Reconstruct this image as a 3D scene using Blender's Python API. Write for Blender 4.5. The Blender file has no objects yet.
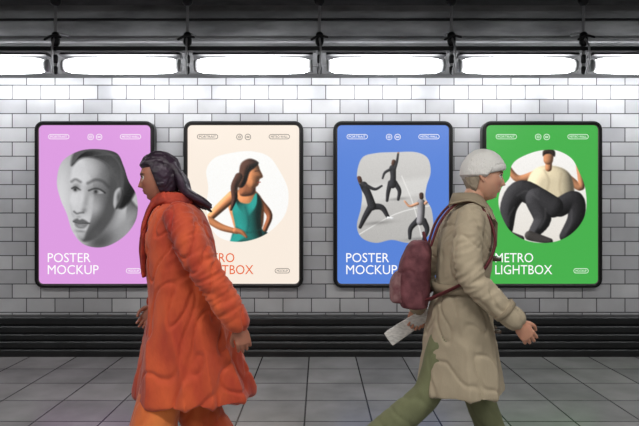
import bpy, math, random, bmesh
import numpy as np
from mathutils import Vector, noise, Matrix
random.seed(3); np.random.seed(4)
sc = bpy.context.scene
sc.view_settings.view_transform = 'Standard'
COL = sc.collection

# ------------------------------------------------------------ materials
def s2l(c):
    return tuple(((v/255.0)/12.92 if v/255.0 <= 0.04045 else ((v/255.0+0.055)/1.055)**2.4) for v in c)
def mat(name, rgb, rough=0.6, metal=0.0, emis=None, estr=0.0, var=0.0, vscale=8.0, bump=0.0, bscale=60.0, sheen=0.0, spec=0.5, stretch=(1,1,1), rgb2=None, bdist=0.01):
    m = bpy.data.materials.new(name); m.use_nodes = True
    nt = m.node_tree; b = nt.nodes['Principled BSDF']
    c = s2l(rgb)
    b.inputs['Base Color'].default_value = (*c, 1)
    b.inputs['Roughness'].default_value = rough
    b.inputs['Metallic'].default_value = metal
    b.inputs['Specular IOR Level'].default_value = spec
    if sheen: b.inputs['Sheen Weight'].default_value = sheen
    if emis is not None:
        b.inputs['Emission Color'].default_value = (*s2l(emis), 1)
        b.inputs['Emission Strength'].default_value = estr
    if var > 0 or bump > 0 or rgb2:
        tc = nt.nodes.new('ShaderNodeTexCoord')
        mp = nt.nodes.new('ShaderNodeMapping'); mp.inputs['Scale'].default_value = stretch
        nt.links.new(tc.outputs['Object'], mp.inputs['Vector'])
    if var > 0 or rgb2:
        n = nt.nodes.new('ShaderNodeTexNoise'); n.inputs['Scale'].default_value = vscale; n.inputs['Detail'].default_value = 4
        nt.links.new(mp.outputs[0], n.inputs['Vector'])
        r = nt.nodes.new('ShaderNodeValToRGB')
        r.color_ramp.elements[0].position = 0.35; r.color_ramp.elements[1].position = 0.65
        r.color_ramp.elements[0].color = (*[v*(1-var) for v in c], 1)
        r.color_ramp.elements[1].color = (*s2l(rgb2), 1) if rgb2 else (*[min(1, v*(1+var)) for v in c], 1)
        nt.links.new(n.outputs['Fac'], r.inputs[0]); nt.links.new(r.outputs[0], b.inputs['Base Color'])
    if bump > 0:
        n2 = nt.nodes.new('ShaderNodeTexNoise'); n2.inputs['Scale'].default_value = bscale; n2.inputs['Detail'].default_value = 5
        nt.links.new(mp.outputs[0], n2.inputs['Vector'])
        bp = nt.nodes.new('ShaderNodeBump'); bp.inputs['Strength'].default_value = bump; bp.inputs['Distance'].default_value = bdist
        nt.links.new(n2.outputs['Fac'], bp.inputs['Height']); nt.links.new(bp.outputs[0], b.inputs['Normal'])
    return m

def brick_mat(name, c1, c2, mort, bw, bh, msize, offset, rough, plane='XZ', bumpd=0.004, shift=(0,0,0), dirt=0.15, spec=0.5):
    m = bpy.data.materials.new(name); m.use_nodes = True
    nt = m.node_tree; L = nt.links; b = nt.nodes['Principled BSDF']
    tc = nt.nodes.new('ShaderNodeTexCoord')
    sep = nt.nodes.new('ShaderNodeSeparateXYZ'); comb = nt.nodes.new('ShaderNodeCombineXYZ')
    mp = nt.nodes.new('ShaderNodeMapping'); mp.inputs['Location'].default_value = shift
    L.new(tc.outputs['Object'], mp.inputs['Vector']); L.new(mp.outputs[0], sep.inputs[0])
    L.new(sep.outputs['X'], comb.inputs['X']); L.new(sep.outputs['Z' if plane == 'XZ' else 'Y'], comb.inputs['Y'])
    br = nt.nodes.new('ShaderNodeTexBrick')
    br.offset = offset; br.offset_frequency = 2
    br.inputs['Scale'].default_value = 1.0
    br.inputs['Color1'].default_value = (*s2l(c1), 1); br.inputs['Color2'].default_value = (*s2l(c2), 1)
    br.inputs['Mortar'].default_value = (*s2l(mort), 1)
    br.inputs['Mortar Size'].default_value = msize; br.inputs['Mortar Smooth'].default_value = 0.15
    br.inputs['Brick Width'].default_value = bw; br.inputs['Row Height'].default_value = bh
    L.new(comb.outputs[0], br.inputs['Vector'])
    n = nt.nodes.new('ShaderNodeTexNoise'); n.inputs['Scale'].default_value = 2.5; n.inputs['Detail'].default_value = 8
    L.new(tc.outputs['Object'], n.inputs['Vector'])
    mr = nt.nodes.new('ShaderNodeMapRange'); mr.inputs['From Min'].default_value = 0.3; mr.inputs['From Max'].default_value = 0.7
    mr.inputs['To Min'].default_value = 1-dirt; mr.inputs['To Max'].default_value = 1.0
    L.new(n.outputs['Fac'], mr.inputs[0])
    mx = nt.nodes.new('ShaderNodeVectorMath'); mx.operation = 'SCALE'
    L.new(br.outputs['Color'], mx.inputs[0]); L.new(mr.outputs[0], mx.inputs['Scale'])
    L.new(mx.outputs[0], b.inputs['Base Color'])
    b.inputs['Roughness'].default_value = rough
    b.inputs['Specular IOR Level'].default_value = spec
    inv = nt.nodes.new('ShaderNodeMath'); inv.operation = 'SUBTRACT'; inv.inputs[0].default_value = 1
    L.new(br.outputs['Fac'], inv.inputs[1])
    bp = nt.nodes.new('ShaderNodeBump'); bp.inputs['Strength'].default_value = 0.8; bp.inputs['Distance'].default_value = bumpd
    L.new(inv.outputs[0], bp.inputs['Height']); L.new(bp.outputs[0], b.inputs['Normal'])
    return m

# ------------------------------------------------------------ mesh helpers
def new_obj(name, verts, faces, m=None, parent=None, smooth=False):
    me = bpy.data.meshes.new(name); me.from_pydata([tuple(v) for v in verts], [], faces); me.update()
    o = bpy.data.objects.new(name, me); COL.objects.link(o)
    if m: me.materials.append(m)
    if smooth: me.polygons.foreach_set('use_smooth', [True]*len(me.polygons))
    if parent: o.parent = parent
    return o
def empty(name, loc=(0, 0, 0)):
    e = bpy.data.objects.new(name, None); e.location = loc; e.empty_display_size = 0.1; COL.objects.link(e); return e
def bake(o):
    dg = bpy.context.evaluated_depsgraph_get(); dg.update()
    me = bpy.data.meshes.new_from_object(o.evaluated_get(dg))
    o.modifiers.clear(); o.data = me
    return o
def box(name, x0, x1, y0, y1, z0, z1, m, parent=None):
    v = [(x, y, z) for x in (x0, x1) for y in (y0, y1) for z in (z0, z1)]
    f = [(0,1,3,2),(4,6,7,5),(0,4,5,1),(2,3,7,6),(0,2,6,4),(1,5,7,3)]
    return new_obj(name, v, f, m, parent)
class MB:
    def __init__(s): s.v = []; s.f = []
    def add(s, v, f):
        k = len(s.v); s.v += [Vector(p) for p in v]; s.f += [tuple(i+k for i in q) for q in f]
def catmull(pts, sub):
    P = [np.array(p, float) for p in pts]
    P = [2*P[0]-P[1]] + P + [2*P[-1]-P[-2]]
    out = []
    for i in range(1, len(P)-2):
        for k in range(sub):
            t = k/sub
            out.append(0.5*((2*P[i]) + (-P[i-1]+P[i+1])*t + (2*P[i-1]-5*P[i]+4*P[i+1]-P[i+2])*t*t + (-P[i-1]+3*P[i]-3*P[i+1]+P[i+2])*t**3))
    out.append(P[-2]); return out
def rings_to_mesh(rings):
    n = len(rings[0]); v = [p for r in rings for p in r]; f = []
    for i in range(len(rings)-1):
        for j in range(n):
            a = i*n+j; b = i*n+(j+1) % n
            f.append((a, b, b+n, a+n))
    f.append(tuple(range(n))[::-1]); f.append(tuple(range((len(rings)-1)*n, len(rings)*n)))
    return v, f
def tube(pts, rads, segs=20, sub=6, side=None, cap=True, pw=2.0):
    rr = [(r, r) if not isinstance(r, (tuple, list)) else tuple(r) for r in rads]
    C = catmull([tuple(p)+r for p, r in zip(pts, rr)], sub)
    cen = [Vector(c[:3]) for c in C]; ra = [(max(1e-4, c[3]), max(1e-4, c[4])) for c in C]
    rings = []
    tans = [(cen[min(i+1, len(cen)-1)]-cen[max(i-1, 0)]).normalized() for i in range(len(cen))]
    s = Vector(side) if side is not None else (Vector((0, 1, 0)) if abs(tans[0].y) < 0.9 else Vector((1, 0, 0)))
    def ring(c, t, s, a, b):
        u = t.cross(s).normalized(); out = []
        for k in range(segs):
            q = 2*math.pi*k/segs; cc, ss = math.cos(q), math.sin(q)
            out.append(c + s*(a*math.copysign(abs(cc)**(2/pw), cc)) + u*(b*math.copysign(abs(ss)**(2/pw), ss)))
        return out
    S = []
    for t in tans:
        s = (s - t*s.dot(t)).normalized(); S.append(s)
    if cap:
        for a in (80, 55, 28):
            q = math.radians(a); h = min(ra[0])
            rings.append(ring(cen[0]-tans[0]*h*math.sin(q), tans[0], S[0], ra[0][0]*math.cos(q), ra[0][1]*math.cos(q)))
    for c, t, s, r in zip(cen, tans, S, ra): rings.append(ring(c, t, s, *r))
    if cap:
        for a in (28, 55, 80):
            q = math.radians(a); h = min(ra[-1])
            rings.append(ring(cen[-1]+tans[-1]*h*math.sin(q), tans[-1], S[-1], ra[-1][0]*math.cos(q), ra[-1][1]*math.cos(q)))
    return rings_to_mesh(rings)
def torso(rows, segs=56, sub=6, pw=2.3):
    C = catmull(rows, sub); rings = []
    for z, cx, cy, rx, ry in C:
        r = []
        for k in range(segs):
            a = 2*math.pi*k/segs; c, s = math.cos(a), math.sin(a)
            r.append(Vector((cx+rx*math.copysign(abs(c)**(2/pw), c), cy+ry*math.copysign(abs(s)**(2/pw), s), z)))
        rings.append(r)
    return rings_to_mesh(rings)
def remesh_obj(name, mb, m, parent, voxel=0.01, smooth=4, fold=None, post=0):
    o = new_obj(name, mb.v, mb.f, m, None)
    r = o.modifiers.new('r', 'REMESH'); r.mode = 'VOXEL'; r.voxel_size = voxel; r.use_smooth_shade = True
    if smooth:
        s = o.modifiers.new('s', 'SMOOTH'); s.iterations = smooth; s.factor = 0.6
    bake(o)
    if fold:
        me = o.data
        co = [v.co.copy() for v in me.vertices]; no = [v.normal.copy() for v in me.vertices]
        for i, v in enumerate(me.vertices):
            v.co = co[i] + no[i]*fold(co[i])
        me.update()
    if post:
        s = o.modifiers.new('s', 'SMOOTH'); s.iterations = post; s.factor = 0.5; bake(o)
    o.data.polygons.foreach_set('use_smooth', [True]*len(o.data.polygons))
    if not o.data.materials: o.data.materials.append(m)
    if parent: o.parent = parent
    return o
def mesh_obj(name, mb, m, parent, smooth=True):
    return new_obj(name, mb.v, mb.f, m, parent, smooth)
def fix_normals(o):
    bm = bmesh.new(); bm.from_mesh(o.data); bmesh.ops.recalc_face_normals(bm, faces=bm.faces); bm.to_mesh(o.data); bm.free()
    return o
def extrude_x(name, prof, x0, x1, m, parent=None):
    n = len(prof)
    v = [(x0, y, z) for y, z in prof]+[(x1, y, z) for y, z in prof]
    f = [(i, (i+1) % n, (i+1) % n+n, i+n) for i in range(n)] + [tuple(range(n))[::-1], tuple(range(n, 2*n))]
    return fix_normals(new_obj(name, v, f, m, parent))

# ------------------------------------------------------------ room
H = 1.39
WY = 6.0
tile = brick_mat('wall_tile', (236, 236, 238), (204, 204, 208), (92, 92, 95), 0.285, 0.142, 0.0048, 0.5, 0.18, 'XZ', 0.006, (0.08, 0, 0.03), 0.20)
flo = brick_mat('floor_tile', (172, 170, 168), (152, 151, 150), (52, 51, 51), 0.45, 0.45, 0.006, 0.0, 0.24, 'XY', 0.003, (0.1, 0.05, 0), 0.34)
dark = mat('ceiling_paint', (66, 66, 68), 0.8, var=0.35, vscale=3, bump=0.3, bscale=25)
fasc = mat('fascia_concrete', (112, 112, 113), 0.7, var=0.4, vscale=4, bump=0.3, bscale=30, stretch=(0.4, 1, 1.5))
blk = mat('black_gloss_paint', (26, 26, 27), 0.3, var=0.3, vscale=5)
metal_dk = mat('dark_metal', (34, 34, 36), 0.38, metal=0.6)
metal_lt = mat('grey_metal', (150, 150, 152), 0.4, metal=0.4)
box('wall_back', -7, 7, WY, WY+0.2, 0, 3.35, tile)
box('floor', -7, 7, -4, WY+0.2, -0.1, 0, flo)
box('ceiling', -7, 7, -4, WY+0.2, 3.35, 3.5, dark)
extrude_x('trim_1', [(6.0, 2.74), (5.90, 2.76), (5.86, 2.82), (5.86, 2.95), (5.80, 2.97), (5.80, 3.06), (5.72, 3.08), (5.66, 3.349), (6.0, 3.349)], -7, 7, fasc)
def rnd_step(y0, z0, y1, z1, n=5):
    return [(y0+(y1-y0)*(1-math.cos(math.pi/2*k/n)), z0+(z1-z0)*math.sin(math.pi/2*k/n)) for k in range(n+1)]
prof = [(6.0, 0.001), (5.80, 0.001)]
for (z0, z1, y) in ((0.0, 0.07, 5.80), (0.08, 0.145, 5.82), (0.155, 0.21, 5.84), (0.22, 0.285, 5.86), (0.30, 0.372, 5.87)):
    prof += [(y, z0+0.006)] + [(y, z1-0.03)] + rnd_step(y, z1-0.03, y+0.03, z1)
    if z1 < 0.37: prof += [(y+0.045, z1), (y+0.045, z1+0.01)]
prof += [(6.0, 0.375)]
extrude_x('baseboard_back', prof, -7, 7, blk)
for i, (y, z, r) in enumerate([(5.70, 3.02, 0.018), (5.62, 3.2, 0.014)]):
    mb = MB(); mb.add(*tube([(-6.9, y, z), (0, y, z), (6.9, y, z)], [r]*3, 12, 2)); mesh_obj('cable_conduit', mb, metal_dk if i else metal_lt, None)

# ------------------------------------------------------------ fluorescent lamps
LY, LZ, SP = 5.40, 2.715, 1.188
glow = mat('lamp_diffuser', (255, 255, 255), 0.5, emis=(250, 252, 255), estr=13.5)
end_glow = mat('frosted_lamp_end', (235, 236, 238), 0.5, emis=(250, 252, 255), estr=0.6)
for k in range(-4, 4):
    cx = (k+0.5)*SP
    e = empty('fluorescent_lamp', (cx, LY, LZ))
    mb = MB(); mb.add(*tube([(-0.475, 0, 0), (-0.43, 0, 0), (-0.2, 0, 0), (0, 0, 0), (0.2, 0, 0), (0.43, 0, 0), (0.475, 0, 0)], [(0.050, 0.054), (0.055, 0.064), (0.058, 0.072), (0.058, 0.074), (0.058, 0.072), (0.055, 0.064), (0.050, 0.054)], 28, 5, side=(0, 1, 0), pw=2.8))
    mesh_obj('diffuser', mb, glow, e)
    extrude_x('reflector_hood', [(-0.075, 0.082), (-0.04, 0.11), (0.04, 0.11), (0.075, 0.082)], -0.535, 0.535, metal_dk, e)
    for sx in (-1, 1):
        mb = MB(); mb.add(*tube([(sx*0.495, 0, 0), (sx*0.513, 0, 0), (sx*0.515, 0, 0)], [(0.050, 0.054), (0.048, 0.05), (0.036, 0.038)], 20, 3, side=(0, 1, 0), cap=False)); mesh_obj('end_cap', mb, end_glow, e)
        mb = MB(); mb.add(*tube([(sx*0.512, 0, 0), (sx*0.530, 0, 0)], [(0.052, 0.056)]*2, 20, 2, side=(0, 1, 0), cap=False)); mesh_obj('end_ring', mb, metal_lt, e)
track = empty('lamp_track', (0, LY, LZ))
extrude_x('trunking', [(-0.04, 0.128), (0.04, 0.128), (0.04, 0.158), (0.03, 0.168), (-0.03, 0.168), (-0.04, 0.158)], -6.5, 6.5, metal_dk, track)
for k in range(-4, 5):
    x = k*SP
    mb = MB()
    mb.add(*tube([(x, 0, 0.63), (x, 0, 0.3), (x, 0, 0.0)], [0.013]*3, 12, 3))
    mb.add(*tube([(x, -0.03, 0.24), (x+0.010, -0.09, 0.14), (x+0.010, -0.09, 0.02), (x, -0.05, -0.08)], [0.009]*4, 10, 5))
    mb.add(*tube([(x, 0.03, 0.3), (x, 0.15, 0.33), (x, 0.26, 0.35)], [0.012]*3, 10, 5))
    mesh_obj('arm', mb, metal_lt, track)
    mb = MB()
    for z, r, h in ((0.24, 0.038, 0.03), (0.06, 0.022, 0.022), (-0.04, 0.020, 0.02), (0.6, 0.05, 0.015)):
        mb.add(*tube([(x, 0, z-h), (x, 0, z+h)], [r, r], 18, 2))
    mb.add(*tube([(x-0.07, -0.06, 0.22), (x, -0.07, 0.25), (x+0.07, -0.06, 0.24)], [0.011]*3, 12, 4))
    mesh_obj('clamp', mb, metal_dk, track)

lum = mat('added_fill_diffuser', (240, 240, 240), 0.5, emis=(255, 253, 248), estr=2.0)
for (x, y, p) in ((-2.6, 1.0, 50), (0, 1.0, 54), (2.6, 1.0, 50), (-2.0, -1.8, 42), (2.0, -1.8, 42)):  # unseen overhead fixtures, added as front fill light for the walkers
    e = empty('added_fill_luminaire', (x, y, 3.35))
    extrude_x('housing', [(-0.16, -0.001), (-0.16, -0.05), (-0.13, -0.07), (-0.13, -0.05), (0.13, -0.05), (0.13, -0.07), (0.16, -0.05), (0.16, -0.001)], -0.75, 0.75, metal_lt, e)
    box('diffuser', -0.73, 0.73, -0.125, 0.125, -0.062, -0.052, lum, e)
    ld = bpy.data.lights.new('added_fill_light', 'AREA'); ld.shape = 'RECTANGLE'; ld.size = 1.4; ld.size_y = 0.24; ld.energy = p; ld.color = (1, 0.98, 0.95)
    lo = bpy.data.objects.new('added_fill_light', ld); COL.objects.link(lo); lo.parent = e; lo.location = (0, 0, -0.075)

# ------------------------------------------------------------ lightbox posters
PS = 101.7
frame_m = mat('frame_black_metal', (30, 29, 29), 0.3, metal=0.4)
frame_in = mat('frame_inner_lip', (96, 88, 84), 0.35, metal=0.5)
def emat(name, rgb, s=0.97):
    return mat(name, (26, 26, 26), 0.25, emis=rgb, estr=s)
def rrect(w, h, r, n=8):
    pts = []
    for cx, cz, a0 in ((w/2-r, h/2-r, 0), (-w/2+r, h/2-r, 90), (-w/2+r, -h/2+r, 180), (w/2-r, -h/2+r, 270)):
        for k in range(n+1):
            a = math.radians(a0+90*k/n); pts.append((cx+r*math.cos(a), cz+r*math.sin(a)))
    return pts
def loops_mesh(name, loops, m, parent):
    n = len(loops[0]); v = [p for l in loops for p in l]; f = []
    for i in range(len(loops)-1):
        for j in range(n):
            a = i*n+j; b = i*n+(j+1) % n; f.append((a, a+n, b+n, b))
    return fix_normals(new_obj(name, v, f, m, parent))
def smooth_poly(pts, sub=6):
    P = np.array(pts, float); n = len(P); out = []
    for i in range(n):
        a, b, c, d = P[i-1], P[i], P[(i+1) % n], P[(i+2) % n]
        for k in range(sub):
            t = k/sub
            out.append(0.5*((2*b)+(-a+c)*t+(2*a-5*b+4*c-d)*t*t+(-a+3*b-3*c+d)*t**3))
    return np.array(out)
def sdf(X, Y, poly):
    d = np.full(X.shape, 1e9); ins = np.zeros(X.shape, bool); n = len(poly)
    for i in range(n):
        x0, y0 = poly[i]; x1, y1 = poly[(i+1) % n]
        ex, ey = x1-x0, y1-y0; L = ex*ex+ey*ey+1e-12
        t = np.clip(((X-x0)*ex+(Y-y0)*ey)/L, 0, 1)
        d = np.minimum(d, (X-x0-t*ex)**2+(Y-y0-t*ey)**2)
        if y0 != y1:
            c = ((y0 > Y) != (y1 > Y)) & (X < (x1-x0)*(Y-y0)/(y1-y0)+x0)
            ins ^= c
    d = np.sqrt(d); return np.where(ins, -d, d)
class Art:
    LT = (-0.75, -0.45, 0.6)
    def __init__(s, x0, x1, y0, y1, st=0.45):
        s.st = st
        s.nx = int((x1-x0)/st)+1; s.ny = int((y1-y0)/st)+1
        s.xs = np.linspace(x0, x1, s.nx); s.ys = np.linspace(y0, y1, s.ny)
        s.X, s.Y = np.meshgrid(s.xs, s.ys); s.c = np.zeros(s.X.shape+(3,)); s.X0, s.Y0 = s.X, s.Y
    def zoom(s, k, cx, cy, dx=0, dy=0, rot=0):   # draw following marks enlarged / turned about a point
        X = s.X0-cx-dx; Y = s.Y0-cy-dy; c, q = math.cos(rot), math.sin(rot)
        s.X = (X*c+Y*q)/k+cx; s.Y = (-X*q+Y*c)/k+cy
    def fill(s, rgb): s.c[:] = rgb
    def grad(s, top, bot):
        t = ((s.Y-s.ys[0])/(s.ys[-1]-s.ys[0]))[..., None]; s.c = np.array(top, float)*(1-t)+np.array(bot, float)*t
    def comp(s, d, rgb, soft, a, puff, amt, spec=0.0):
        m = (np.clip(0.5-d/soft/2, 0, 1)*a)[..., None]; col = np.zeros(s.c.shape)+np.array(rgb, float)
        if puff:
            q = np.clip(-d, 0, puff); h = np.sqrt(np.maximum(0, q*(2*puff-q)))
            for _ in range(6):
                h = (h+np.roll(h, 1, 0)+np.roll(h, -1, 0)+np.roll(h, 1, 1)+np.roll(h, -1, 1))/5
            gy, gx = np.gradient(h, s.st); L = np.array(s.LT); L = L/np.linalg.norm(L)
            nn = np.sqrt(gx**2+gy**2+1); lam = (-gx*L[0]-gy*L[1]+L[2])/nn
            lam = np.clip(lam, -0.2, 1)
            col = col*(1-amt+amt*1.55*np.clip(lam+0.12, 0, 1))[..., None] + (spec*255*np.clip(lam, 0, 1)**6)[..., None]
        s.c = s.c*(1-m)+col*m
    def poly(s, pts, rgb, soft=0.6, a=1.0, sub=5, puff=0, amt=0.6, spec=0.0):
        s.comp(sdf(s.X, s.Y, smooth_poly(pts, sub) if sub > 1 else np.array(pts, float)), rgb, soft, a, puff, amt, spec)
    def limb(s, pts, ws, rgb, soft=0.5, puff=True, amt=0.6, spec=0.0):
        P = catmull([tuple(p)+(w,) for p, w in zip(pts, ws)], 5); d = np.full(s.X.shape, 1e9)
        for i in range(len(P)-1):
            x0, y0, w0 = P[i]; x1, y1, w1 = P[i+1]; ex, ey = x1-x0, y1-y0
            t = np.clip(((s.X-x0)*ex+(s.Y-y0)*ey)/(ex*ex+ey*ey+1e-9), 0, 1)
            d = np.minimum(d, np.hypot(s.X-x0-t*ex, s.Y-y0-t*ey)-(w0+(w1-w0)*t)/2)
        s.comp(d, rgb, soft, 1.0, max(ws)/2 if puff else 0, amt, spec)
    def line(s, pts, w, rgb, soft=0.5, a=1.0):
        P = catmull([tuple(p) for p in pts], 5) if len(pts) > 2 else [np.array(p, float) for p in pts]
        d = np.full(s.X.shape, 1e9)
        for i in range(len(P)-1):
            x0, y0 = P[i]; x1, y1 = P[i+1]; ex, ey = x1-x0, y1-y0
            t = np.clip(((s.X-x0)*ex+(s.Y-y0)*ey)/(ex*ex+ey*ey+1e-9), 0, 1)
            d = np.minimum(d, np.hypot(s.X-x0-t*ex, s.Y-y0-t*ey))
        m = np.clip(0.5-(d-w/2)/soft/2, 0, 1)*a
        s.c = s.c*(1-m[..., None])+np.array(rgb, float)*m[..., None]
    def blob(s, x, y, rx, ry, rgb, a=1.0, rot=0):
        c, q = math.cos(rot), math.sin(rot); dx = s.X-x; dy = s.Y-y
        m = a*np.exp(-(((dx*c+dy*q)/rx)**2+((-dx*q+dy*c)/ry)**2))
        s.c = s.c*(1-m[..., None])+np.array(rgb, float)*m[..., None]
    def clip(s, pts, outside):
        s.c = s.c + np.random.normal(0, 3.0, s.X.shape)[..., None]
        d = sdf(s.X0, s.Y0, smooth_poly(pts)); m = np.clip(0.5+d/0.7, 0, 1)[..., None]
        s.c = s.c*(1-m)+np.array(outside, float)*m
    def make(s, name, pcx, m, parent, yoff):
        V = np.stack([(s.X0-pcx)/PS, np.full(s.X0.shape, yoff), (204.5-s.Y0)/PS], -1).reshape(-1, 3)
        f = []
        for j in range(s.ny-1):
            b = j*s.nx
            for i in range(s.nx-1): f.append((b+i, b+i+s.nx, b+i+1+s.nx, b+i+1))
        o = new_obj(name, V.tolist(), f, m, parent)
        at = o.data.color_attributes.new('Col', 'FLOAT_COLOR', 'POINT')
        c = np.clip(s.c, 0, 255)/255.0
        lin = np.where(c <= 0.04045, c/12.92, ((c+0.055)/1.055)**2.4)
        rgba = np.concatenate([lin, np.ones(lin.shape[:2]+(1,))], -1).reshape(-1)
        at.data.foreach_set('color', rgba.astype(np.float32))
        return o
def attr_mat(name, s=0.97, emit=True, rough=0.25, sss=0.0):
    m = bpy.data.materials.new(name); m.use_nodes = True; nt = m.node_tree; b = nt.nodes['Principled BSDF']
    a = nt.nodes.new('ShaderNodeVertexColor'); a.layer_name = 'Col'
    b.inputs['Roughness'].default_value = rough
    if emit:
        b.inputs['Base Color'].default_value = (*s2l((26, 26, 26)), 1)
        nt.links.new(a.outputs[0], b.inputs['Emission Color']); b.inputs['Emission Strength'].default_value = s
    else:
        nt.links.new(a.outputs[0], b.inputs['Base Color'])
        if sss:
            b.inputs['Subsurface Weight'].default_value = sss; b.inputs['Subsurface Scale'].default_value = 0.01
    return m
print_m = attr_mat('poster_print')
def art1():
    A = Art(54, 140, 147, 250); A.grad((168, 168, 170), (208, 208, 210)); A.blob(60, 200, 10, 44, (222, 222, 224), 0.8)
    g = lambda v: (v, v, v*1.01)
    A.zoom(1.06, 96, 200, -1, 1, 0.10)
    A.poly([(88, 226), (108, 210), (124, 194), (134, 200), (146, 214), (150, 262), (72, 262), (80, 242)], g(150), 1.5, puff=18, amt=0.5)
    A.blob(104, 238, 13, 8, g(58), 0.8, -0.4); A.poly([(104, 256), (122, 238), (150, 226), (152, 268), (100, 268)], g(208), 1.5, puff=10, amt=0.3)
    A.poly([(69, 168), (72, 154), (86, 145), (108, 144), (126, 154), (134, 172), (131, 192), (121, 205), (111, 198), (106, 176), (88, 161), (74, 168)], g(58), 1.4, puff=18, amt=0.8)
    for k in range(11): A.line([(74+k*2.5, 164-k), (92+k*3, 151+k*0.8), (113+k*1.7, 159+k*3), (120-k*0.3, 190)], 0.5, g(92), 0.9, 0.3)
    A.poly([(70, 180), (72, 168), (80, 160.5), (93, 160), (105, 166), (113, 179), (116, 195), (114, 211), (107, 226), (98, 236), (89, 239.5), (83, 236), (79.5, 229), (76.5, 219), (73.5, 212), (71.5, 204), (71.5, 196), (70, 188)], g(164), 1.4, puff=26, amt=0.55)
    A.blob(84, 171, 10, 7, g(196), 0.6); A.blob(95, 207, 8, 7, g(190), 0.6, -0.4); A.blob(111, 212, 7, 20, g(84), 0.7, 0.22); A.blob(102, 231, 9, 6, g(88), 0.6); A.blob(104, 172, 7, 8, g(112), 0.5)
    A.blob(76.5, 188.5, 4.2, 4, g(96), 0.6); A.blob(96, 190, 9, 5.5, g(94), 0.55, 0.1)
    A.line([(71.5, 184), (75, 181.6), (80, 183.5)], 1.6, g(60), 1.4, 0.7); A.line([(87, 184), (94, 180), (101, 181), (107, 185.5)], 1.9, g(54), 1.5, 0.7)
    A.poly([(89.5, 190.5), (94, 188), (99, 188.6), (103, 191.5), (98, 193), (93, 192.6)], g(166), 0.7); A.blob(95.2, 191.2, 2.0, 2.0, g(34), 0.95); A.line([(88.5, 190.8), (94, 188.4), (99, 188.8), (104, 191.4)], 1.3, g(32), 0.8, 0.9)
    A.poly([(73, 190.6), (75.5, 188.6), (79, 189.6), (80.5, 191.6), (76, 192.8)], g(162), 0.6); A.blob(75.6, 191, 1.6, 1.8, g(34), 0.95); A.line([(72.4, 190.4), (75.5, 188.8), (80.5, 191)], 1.2, g(32), 0.8, 0.9)
    A.blob(87, 200, 2.8, 10, g(118), 0.5, 0.1); A.blob(80.5, 198, 2.0, 10, g(200), 0.6, 0.08); A.blob(79.5, 208.5, 3.0, 2.6, g(204), 0.6)
    A.blob(86, 210, 2.4, 2.4, g(112), 0.6); A.line([(76.6, 212), (79.5, 213.6), (82, 212.8), (85.5, 212)], 1.1, g(48), 1.0, 0.75); A.blob(81.5, 216.5, 2.4, 1.6, g(130), 0.5)
    A.poly([(76.5, 221), (80, 218.2), (82.5, 219.2), (86, 218.3), (92, 221.6), (86, 222.4), (81, 222.2)], g(86), 0.9, 0.9)
    A.poly([(78.5, 222.6), (85, 223), (91, 222.4), (88, 226.6), (83, 227.4), (79.6, 225.6)], g(118), 0.9, 0.9); A.blob(84, 225, 2.8, 0.9, g(166), 0.6)
    A.line([(77, 221.6), (83, 222.6), (92.5, 221.6)], 0.8, g(38), 0.7, 0.85); A.blob(85, 230, 5, 1.4, g(96), 0.55); A.blob(85.5, 234.5, 3.5, 2.4, g(184), 0.5)
    A.poly([(113, 190), (117.5, 185), (121.5, 189), (120, 199), (116, 206), (113, 202)], g(138), 0.9, puff=4); A.blob(117, 194, 1.6, 4, g(70), 0.7)
    A.clip([(78, 151), (98, 149), (116, 153), (123, 166), (128, 181), (136, 196), (136, 218), (124, 236), (104, 247), (84, 245), (72, 232), (66, 214), (60, 200), (56, 182), (61, 162)], PC[0]); return A
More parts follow.
